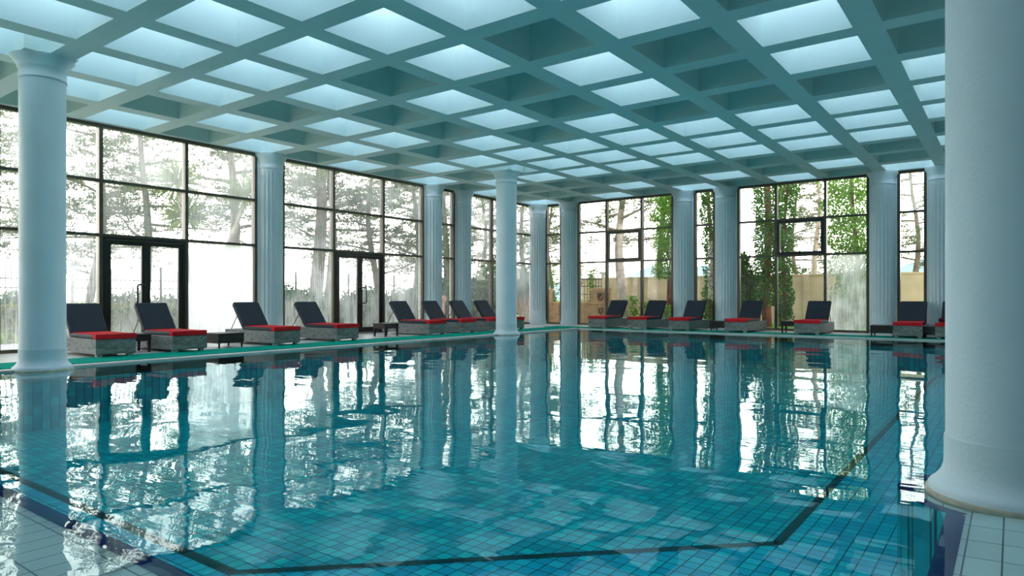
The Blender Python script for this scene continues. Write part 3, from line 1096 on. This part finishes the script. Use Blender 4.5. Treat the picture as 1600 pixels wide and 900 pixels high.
def make_pine(h, spread, r, first, bark='bark', nbr=11, leaf='pine_leaf', dens=1.0):
    t = empty('pine_tree')
    tp_ = bent((0, 0, -0.05), (random.uniform(-.4, .4), random.uniform(-.4, .4), h), 9, 0.25)
    MB().tube(tp_, [r * (1 - 0.75 * k / 8) for k in range(9)], 10).build('trunk', bark, t)
    cs, ds = [], []
    for k in range(nbr):
        f = first + (1 - first) * (k + random.random() * 0.7) / nbr
        f = min(f, 0.99)
        q = f * 8
        i = min(int(q), 7)
        p = tp_[i].lerp(tp_[i + 1], q - i)
        a = k * 2.4 + random.uniform(-.4, .4)
        ln = spread * (1.15 - 0.75 * (f - first) / (1 - first)) * random.uniform(.75, 1.15)
        e = p + Vector((math.cos(a) * ln, math.sin(a) * ln, random.uniform(-.1, .35) * ln))
        bp_ = bent(p, e, 6, 0.22)
        MB().tube(bp_, [r * 0.32 * (1 - 0.8 * m / 5) for m in range(6)], 6).build('branch', bark, t)
        nc = int(42 * dens * ln / 2)
        for _ in range(nc):
            g = random.uniform(0.25, 1.05)
            q2 = min(g, 0.999) * 5
            i2 = min(int(q2), 4)
            c0 = bp_[i2].lerp(bp_[i2 + 1], q2 - i2)
            cc = np.array(c0) + rng.normal(size=3) * np.array([.42, .42, .30]) * (0.4 + ln * .24)
            m = 26
            dd = rand_unit(m)
            dd[:, 2] = np.abs(dd[:, 2]) * 0.8
            rad = rng.uniform(0.03, 0.26, (m, 1))
            cs.append(cc + dd * rad)
            ds.append(dd)
    cs, ds = np.concatenate(cs), np.concatenate(ds)
    o = link(leaf_quads(cs, ds, 0.19, 0.030, 'foliage', leaf), 'foliage', t)
    o['kind'] = 'stuff'
    return t


def make_ivy_tree(base, top, r, crown=0.0, bark='red_bark', leaf='ivy_leaf', lumps=None, thick=0.22, n=2600, gap=0.0):
    """a trunk wrapped in ivy; positions in world space"""
    base, top = Vector(base), Vector(top)
    t = empty('ivy_clad_tree', base)
    rel = top - base
    pts = bent((0, 0, -0.05), rel, 9, 0.12)
    MB().tube(pts, [r * (1 - 0.45 * k / 8) for k in range(9)], 10).build('trunk', bark, t)
    n = int(n * 1.8)
    ks = rng.uniform(gap, 8, n)
    P = np.array([list(p) for p in pts])
    i = np.minimum(ks.astype(int), 7)
    fr = (ks - i)[:, None]
    c = P[i] * (1 - fr) + P[i + 1] * fr
    th = rng.uniform(0, 2 * PI, n)
    wob = 0.65 + 0.5 * np.sin(ks * 2.6 + 1.0) ** 2 + (ks / 8) * crown
    rr = (r + rng.uniform(0.0, 1.0, n) ** 0.7 * thick * wob)
    c = c + np.stack([np.cos(th) * rr, np.sin(th) * rr, rng.normal(size=n) * 0.05], 1)
    d = np.stack([np.cos(th) * .6, np.sin(th) * .6, -0.7 + 0 * th], 1) + rng.normal(size=(n, 3)) * 0.35
    d /= np.linalg.norm(d, axis=1, keepdims=True)
    o = link(leaf_quads(c, d, 0.095, 0.075, 'ivy', leaf), 'ivy', t)
    o['kind'] = 'stuff'
    return t


# ---- pines behind the left wall
random.seed(11)
pines = [make_pine(8.5, 2.6, 0.17, 0.30, nbr=15), make_pine(9.0, 2.3, 0.22, 0.36, nbr=14), make_pine(7.5, 2.9, 0.15, 0.25, nbr=14)]
left_trees = [(-10, 22, 0, 1.0, 'pine tree seen left of the left round column'), (140, 22.5, 2, 1.0, 'spreading pine behind the first pane right of the left column'),
              (225, 25, 0, 1.1, 'leaning pine above the first glazed door'), (355, 23, 1, 1.0, 'pine with upright trunk behind the upper pane near the dracaena'),
              (490, 25, 1, 1.25, 'stout double pine behind the second window bay'), (512, 27, 0, 1.1, 'thinner pine just right of the stout one'),
              (590, 27, 2, 1.05, 'pine behind the second glazed door'), (648, 30, 0, 1.0, 'pine behind the streaked pane near the narrow window'),
              (700, 33, 1, 1.0, 'pine behind the narrow window of the left wall'), (752, 33, 2, 1.0, 'pine behind the far window bay, left of the slim column'),
              (822, 34, 0, 1.0, 'dense pine at the far room corner')]
right_trees = [(862, 38, 2, 0.95, 'pine seen through the narrow corner window'), (1030, 33, 1, 0.95, 'dark pine behind the right pane of the sash window'),
               (1250, 37, 2, 1.0, 'airy pine behind the opening sash among ivy trees'), (1425, 34, 0, 1.0, 'pine behind the last narrow window')]
used = set()
for x, D, k, sc, lb in left_trees + right_trees:
    p = px(x, 463, D)
    o = pines[k] if k not in used else copy_tree(pines[k])
    used.add(k)
    o.location = (p.x, p.y, -0.03)
    o.rotation_euler = (0, 0, x * 0.37)
    o.scale = (sc, sc, sc)
    tag(o, lb, 'tree', 'pine trees outside the windows')
# tall pale trunk
random.seed(5)
t = make_pine(8.5, 2.2, 0.27, 0.42, 'pale_bark', nbr=11)
p = px(975, 463, 31.5)
t.location = (p.x, p.y, -0.03)
tag(t, 'pine with thick pale trunk rising behind the boundary wall', 'tree', 'pine trees outside the windows')
t = make_pine(7.5, 1.8, 0.17, 0.45, 'pale_bark', nbr=9)
p = px(1281, 463, 31.5)
t.location = (p.x, p.y, -0.03)
tag(t, 'slim pale trunked pine behind the wall below the sash', 'tree', 'pine trees outside the windows')

# ---- ivy clad trees behind the right wall
g0 = lambda x, D: tuple(px(x, 463, D)[:2]) + (-0.03,)


def ivy_at(x0, D, x1, ytop, r, lb, **kw):
    b = g0(x0, D)
    tpv = px(x1, ytop, D)
    t = make_ivy_tree(b, tuple(tpv), r, **kw)
    tag(t, lb, 'tree', 'ivy clad trees')
    return t


ivy_at(1112, 26.0, 1106, 230, 0.10, 'slender trunk wrapped in ivy behind the narrow window', thick=0.26, n=2600)
ivy_at(1048, 27.5, 1046, 240, 0.14, 'ivy covered tree at the right edge of the sash window', thick=0.55, n=5000, crown=0.5, leaf='bright_leaf', gap=2.2)
ivy_at(1178, 25.5, 1152, 395, 0.13, 'leaning ivy clad trunk at the left of the wide window', thick=0.24, n=2400)
ivy_at(1199, 24.9, 1196, 220, 0.17, 'thick ivy clad trunk left of the opening sash', thick=0.30, n=4200, crown=0.5, gap=1.0)
ivy_at(1226, 25.6, 1232, 235, 0.09, 'thinner ivy clad trunk below the opening sash', thick=0.24, n=3000, crown=0.6)
ivy_at(1338, 24.4, 1334, 215, 0.10, 'bushy ivy tree with reddish trunk behind the streaked pane', thick=0.85, n=8000, crown=0.3, leaf='bright_leaf')

# ---- dracaena with sword leaves
def make_dracaena(heads):
    t = empty('dracaena', g0(290, 20.5))
    b = Vector(t.location)
    for k, (x, y) in enumerate(heads):
        hp = px(x, y, 20.5 + 0.3 * k) - b
        MB().tube(bent((0.1 * k, 0.05 * k, 0), hp, 7, 0.12), [0.09, 0.085, 0.08, 0.075, 0.07, 0.065, 0.06], 8).build('stem', 'pale_bark', t)
        n = 170
        d = rand_unit(n)
        d[:, 2] = d[:, 2] * 0.8 + 0.15
        d /= np.linalg.norm(d, axis=1, keepdims=True)
        me = leaf_quads(np.array(hp) + d * 0.42, d, 0.90, 0.055, 'leaf_head', 'sword_leaf')
        link(me, 'leaf_head', t)
    tag(t, 'dracaena with three heads of sword shaped leaves above the glazed door', 'palm')


make_dracaena([(277, 285), (291, 338), (385, 305)])


# ---- hedge, shrubs and railing behind the left wall
def leaf_box(x0, x1, y0, y1, z0, z1, n, size, name, mat, parent=None):
    c = rng.uniform(0, 1, (n, 3))
    # favour the shell
    ax = rng.integers(0, 3, n)
    side = rng.choice([0.0, 1.0], n)
    side[ax == 2] = 1.0
    c[np.arange(n), ax] = np.where(rng.random(n) < 0.8, side, c[np.arange(n), ax])
    c = c * np.array([x1 - x0, y1 - y0, z1 - z0]) + np.array([x0, y0, z0]) + rng.normal(size=(n, 3)) * 0.05
    c[:, 2] = np.maximum(c[:, 2], z0)
    return link(leaf_quads(c, rand_unit(n), size, size * .6, name, mat), name, parent)


h = leaf_box(0, 26, 19.2, 20.1, 0.0, 0.82, 15000, 0.13, 'hedge', 'hedge_leaf')
tag(h, 'low clipped olive green hedge outside the left windows', 'hedge', kind='stuff')
me_sh = None
shl = ['behind the first pane', 'behind the door glass', 'under the double pine', 'behind the second door', 'behind the streaked pane', 'behind the narrow window', 'behind the far bay', 'by the far corner']
for k, (x, D, s) in enumerate(((200, 23.5, 1.0), (262, 22.5, 0.9), (455, 24, 1.15), (500, 23.5, 1.0), (575, 26, 1.15), (650, 27, 1.2), (700, 28, 1.5), (752, 29, 1.5), (790, 30.5, 2.0), (30, 21.5, 1.0))):
    if me_sh is None:
        n = 2600
        d = rand_unit(n)
        rr = rng.uniform(0.55, 1.0, (n, 1)) * (1 + 0.15 * np.sin(d[:, :1] * 7))
        c = d * rr * np.array([0.95, 0.95, 0.62]) + np.array([0, 0, 0.66])
        c[:, 2] = np.maximum(c[:, 2], 0.02)
        me_sh = leaf_quads(c, rand_unit(n), 0.14, 0.09, 'shrub', 'shrub_leaf')
    o = link(me_sh, 'shrub')
    p = px(x, 463, D)
    o.location = (p.x, p.y, -0.03)
    o.scale = (s, s, s)
    o.rotation_euler = (0, 0, k)
    w_ = ['rounded green shrub behind the hedge, left of the first door', 'rounded green shrub behind the right leaf of the first door',
          'rounded shrub behind the left pane of the second bay', 'rounded shrub under the stout double pine', 'rounded shrub behind the second glazed door',
          'rounded shrub behind the streaked pane beside the second door', 'rounded shrub behind the narrow window, left wall',
          'rounded shrub left of the slim round column', 'largest dark green shrub, straight behind the slim round column', 'rounded shrub left of the left round column'][k]
    tag(o, w_, 'shrub', 'rounded shrubs behind the hedge')

rail = empty('railing', (0, 21.6, -0.03))
tag(rail, 'dark iron railing with slim upright bars beyond the hedge', 'railing')
for k in range(11):
    x0 = 0.5 + k * 2.5
    b = MB()
    for m_ in range(18):
        xx = x0 + 0.13 + m_ * 0.13
        b.tube([(xx, 0, 0.1), (xx, 0, 1.95)], 0.011, 5)
    for zz in (0.2, 1.35, 1.6):
        b.box(x0, x0 + 2.5, -0.015, 0.015, zz, zz + 0.03)
    b.build('bar_panel', 'iron', rail)
    MB().box(x0 - 0.03, x0 + 0.03, -0.03, 0.03, 0, 2.05).build('post', 'iron', rail)

# terracotta ball on a post
gb = empty('garden_globe', g0(693, 24.5))
tag(gb, 'small round terracotta garden ball among shrubs behind the narrow window', 'garden ornament')
MB().lathe([(0.05, 0), (0.05, 0.92)], 12).build('post', 'terracotta', gb)
MB().lathe([(0.001 + 0.125 * math.sin(a), 1.04 - 0.125 * math.cos(a)) for a in np.linspace(0.05, PI - 0.05, 14)], 20).build('ball', 'terracotta', gb)

# dry ornamental grass by the corner
n = 260
b0 = Vector(g0(822, 28.2))
d = rand_unit(n)
d[:, 2] = np.abs(d[:, 2]) + 0.9
d[:, :2] *= 0.7
d /= np.linalg.norm(d, axis=1, keepdims=True)
o = link(leaf_quads(d * 0.55, d, 1.1, 0.06, 'dry_grass_tuft', 'straw'), 'dry_grass_tuft')
o.location = b0
tag(o, 'straw coloured tuft of dry grass outside the corner pane', 'plant')

# ---- boundary wall, plants and timber screen behind the right wall
bw = empty('boundary_wall', (29.5, 0, -0.03))
tag(bw, 'beige rendered boundary wall behind the right windows', 'garden wall', kind='structure')
b = MB()
b.box(0, 0.2, -30, 17.5, 0, 1.98)
b.build('wall_body', 'concrete_wall', bw)
b = MB()
b.box(-0.03, 0.23, -30, 17.5, 1.98, 2.05)
b.build('coping', 'concrete_wall', bw)
for k in range(14):
    yy = 16.0 - k * 3.1
    MB().box(-0.04, 0.0, yy, yy + 0.22, 0, 1.98).build('buttress', 'concrete_wall', bw)

ts = empty('timber_screen', (24.3, 0, -0.03))
tag(ts, 'stepped timber garden screen with carved motifs outside the corner', 'garden screen')
ya, yb = 12.95, 17.2
b = MB()
yy = ya
k = 0
while yy < yb:
    b.box(0, 0.10, yy, min(yy + 0.135, yb), 0.0, 0.80 + 0.0 * k)
    yy += 0.145
    k += 1
b.build('lower_planks', 'old_timber', ts)
MB().box(-0.05, 0.16, ya - 0.03, yb + 0.03, 0.80, 0.90).build('ledge', 'old_timber', ts, bevel=0.01)
for (p0, p1) in ((13.05, 14.0), (14.9, 15.5), (15.9, 16.9)):
    b = MB()
    yy = p0
    while yy < p1 - 0.05:
        b.box(0.0, 0.10, yy, min(yy + 0.135, p1), 0.90, 1.38)
        yy += 0.145
    pn = b.build('upper_panel', 'old_timber', ts)
    MB().box(-0.03, 0.13, p0 - 0.04, p1 + 0.04, 1.38, 1.46).build('cap', 'old_timber', pn, bevel=0.01)
    c0 = (p0 + p1) / 2
    b = MB()
    b.tube([(-0.03, c0 - 0.11, 1.24), (-0.03, c0 - 0.12, 1.08), (-0.03, c0 - 0.05, 1.0), (-0.03, c0 + 0.06, 1.0), (-0.03, c0 + 0.12, 1.1), (-0.03, c0 + 0.11, 1.24)], 0.03, 8)
    b.box(-0.05, 0, c0 - 0.14, c0 + 0.14, 1.22, 1.27)
    b.tube([(-0.03, c0 - 0.04, 1.2), (-0.03, c0 + 0.05, 1.12)], 0.03, 8)
    b.build('carving', 'timber_carving', pn)
for c0 in (13.5, 15.2, 16.4):
    b = MB()
    b.tube([(-0.02, c0 - 0.08, 0.64), (-0.02, c0 - 0.07, 0.46), (-0.02, c0, 0.40), (-0.02, c0 + 0.08, 0.48), (-0.02, c0 + 0.07, 0.64)], 0.028, 8)
    b.box(-0.04, 0, c0 - 0.10, c0 + 0.10, 0.62, 0.66)
    b.build('carving', 'timber_carving', ts)
MB().box(-0.04, 0.14, ya, yb, 0.0, 0.13).build('plinth', 'old_timber', ts)

# iron fence piece behind the screen
fe = empty('iron_fence', (25.6, 14.2, -0.03))
tag(fe, 'short black iron fence standing behind the timber screen', 'fence')
b = MB()
for m_ in range(14):
    b.tube([(0, m_ * 0.14, 0.05), (0, m_ * 0.14, 1.95)], 0.014, 5)
b.build('bars', 'iron', fe)
for zz in (1.2, 1.55, 1.85):
    MB().box(-0.012, 0.012, -0.03, 1.85, zz, zz + 0.03).build('rail', 'iron', fe)

# climbing plants against the boundary wall
cl = [(925, 29.5, 2.3, 'climber standing above the timber screen'), (990, 28.8, 1.15, 'tall weedy stem against the boundary wall, left of the window post'),
      (1011, 28.8, 0.9, 'smaller weedy stem against the boundary wall'), (866, 32, 2.4, 'green climber behind the corner window'), (1437, 27, 1.1, 'small plant against the wall in the last narrow window')]
for k, (x, D, hh, lb) in enumerate(cl):
    t = empty('climbing_plant', g0(x, D))
    tag(t, lb, 'plant', 'plants by the boundary wall')
    MB().tube(bent((0, 0, 0), (0.05, 0.05, hh * .95), 6, .06), [0.015] * 6, 6).build('stem', 'bark', t)
    n = 420
    zz = rng.uniform(0.15, 1, n) * hh
    c = np.stack([rng.normal(size=n) * .12, rng.normal(size=n) * .14, zz], 1)
    f_ = link(leaf_quads(c, rand_unit(n), 0.10, 0.06, 'leaves', 'bright_leaf'), 'leaves', t)
    f_['kind'] = 'stuff'
n = 900
c = rand_unit(n) * rng.uniform(.4, 1, (n, 1)) * np.array([.5, .6, .4]) + np.array([0, 0, .42])
o = link(leaf_quads(c, rand_unit(n), 0.13, 0.08, 'bush', 'bright_leaf'), 'bush')
o.location = g0(1044, 26)
tag(o, 'low bright green bush at the foot of the wall behind the sash window', 'shrub')

# lamp post beyond the wall, far hills
lp = empty('lamp_post', g0(943, 34))
tag(lp, 'small square lamp post showing above the boundary wall', 'lamp post')
MB().box(-0.08, 0.08, -0.08, 0.08, 0, 2.25).build('post', 'foot_metal', lp)
MB().box(-0.16, 0.16, -0.16, 0.16, 2.25, 2.36).build('lamp_head', 'foot_metal', lp)
b = MB()
vs, fs = [], []
nn = 60
for k in range(nn):
    a = -0.3 + 0.92 * k / (nn - 1)
    D = 420
    hgt = 15 + 5 * math.sin(k * 0.32) + 2 * math.sin(k * 1.1)
    vs += [(D * math.cos(a), D * math.sin(a), -5), (D * 1.02 * math.cos(a), D * 1.02 * math.sin(a), hgt), (D * 1.25 * math.cos(a), D * 1.25 * math.sin(a), -5)]
    if k:
        q = 3 * k
        fs += [(q - 3, q, q + 1, q - 2), (q - 2, q + 1, q + 2, q - 1)]
b.add(vs, fs, 0, True)
tag(b.build('hills', 'hill_blue'), 'hazy blue hills on the horizon', 'hills', kind='structure')
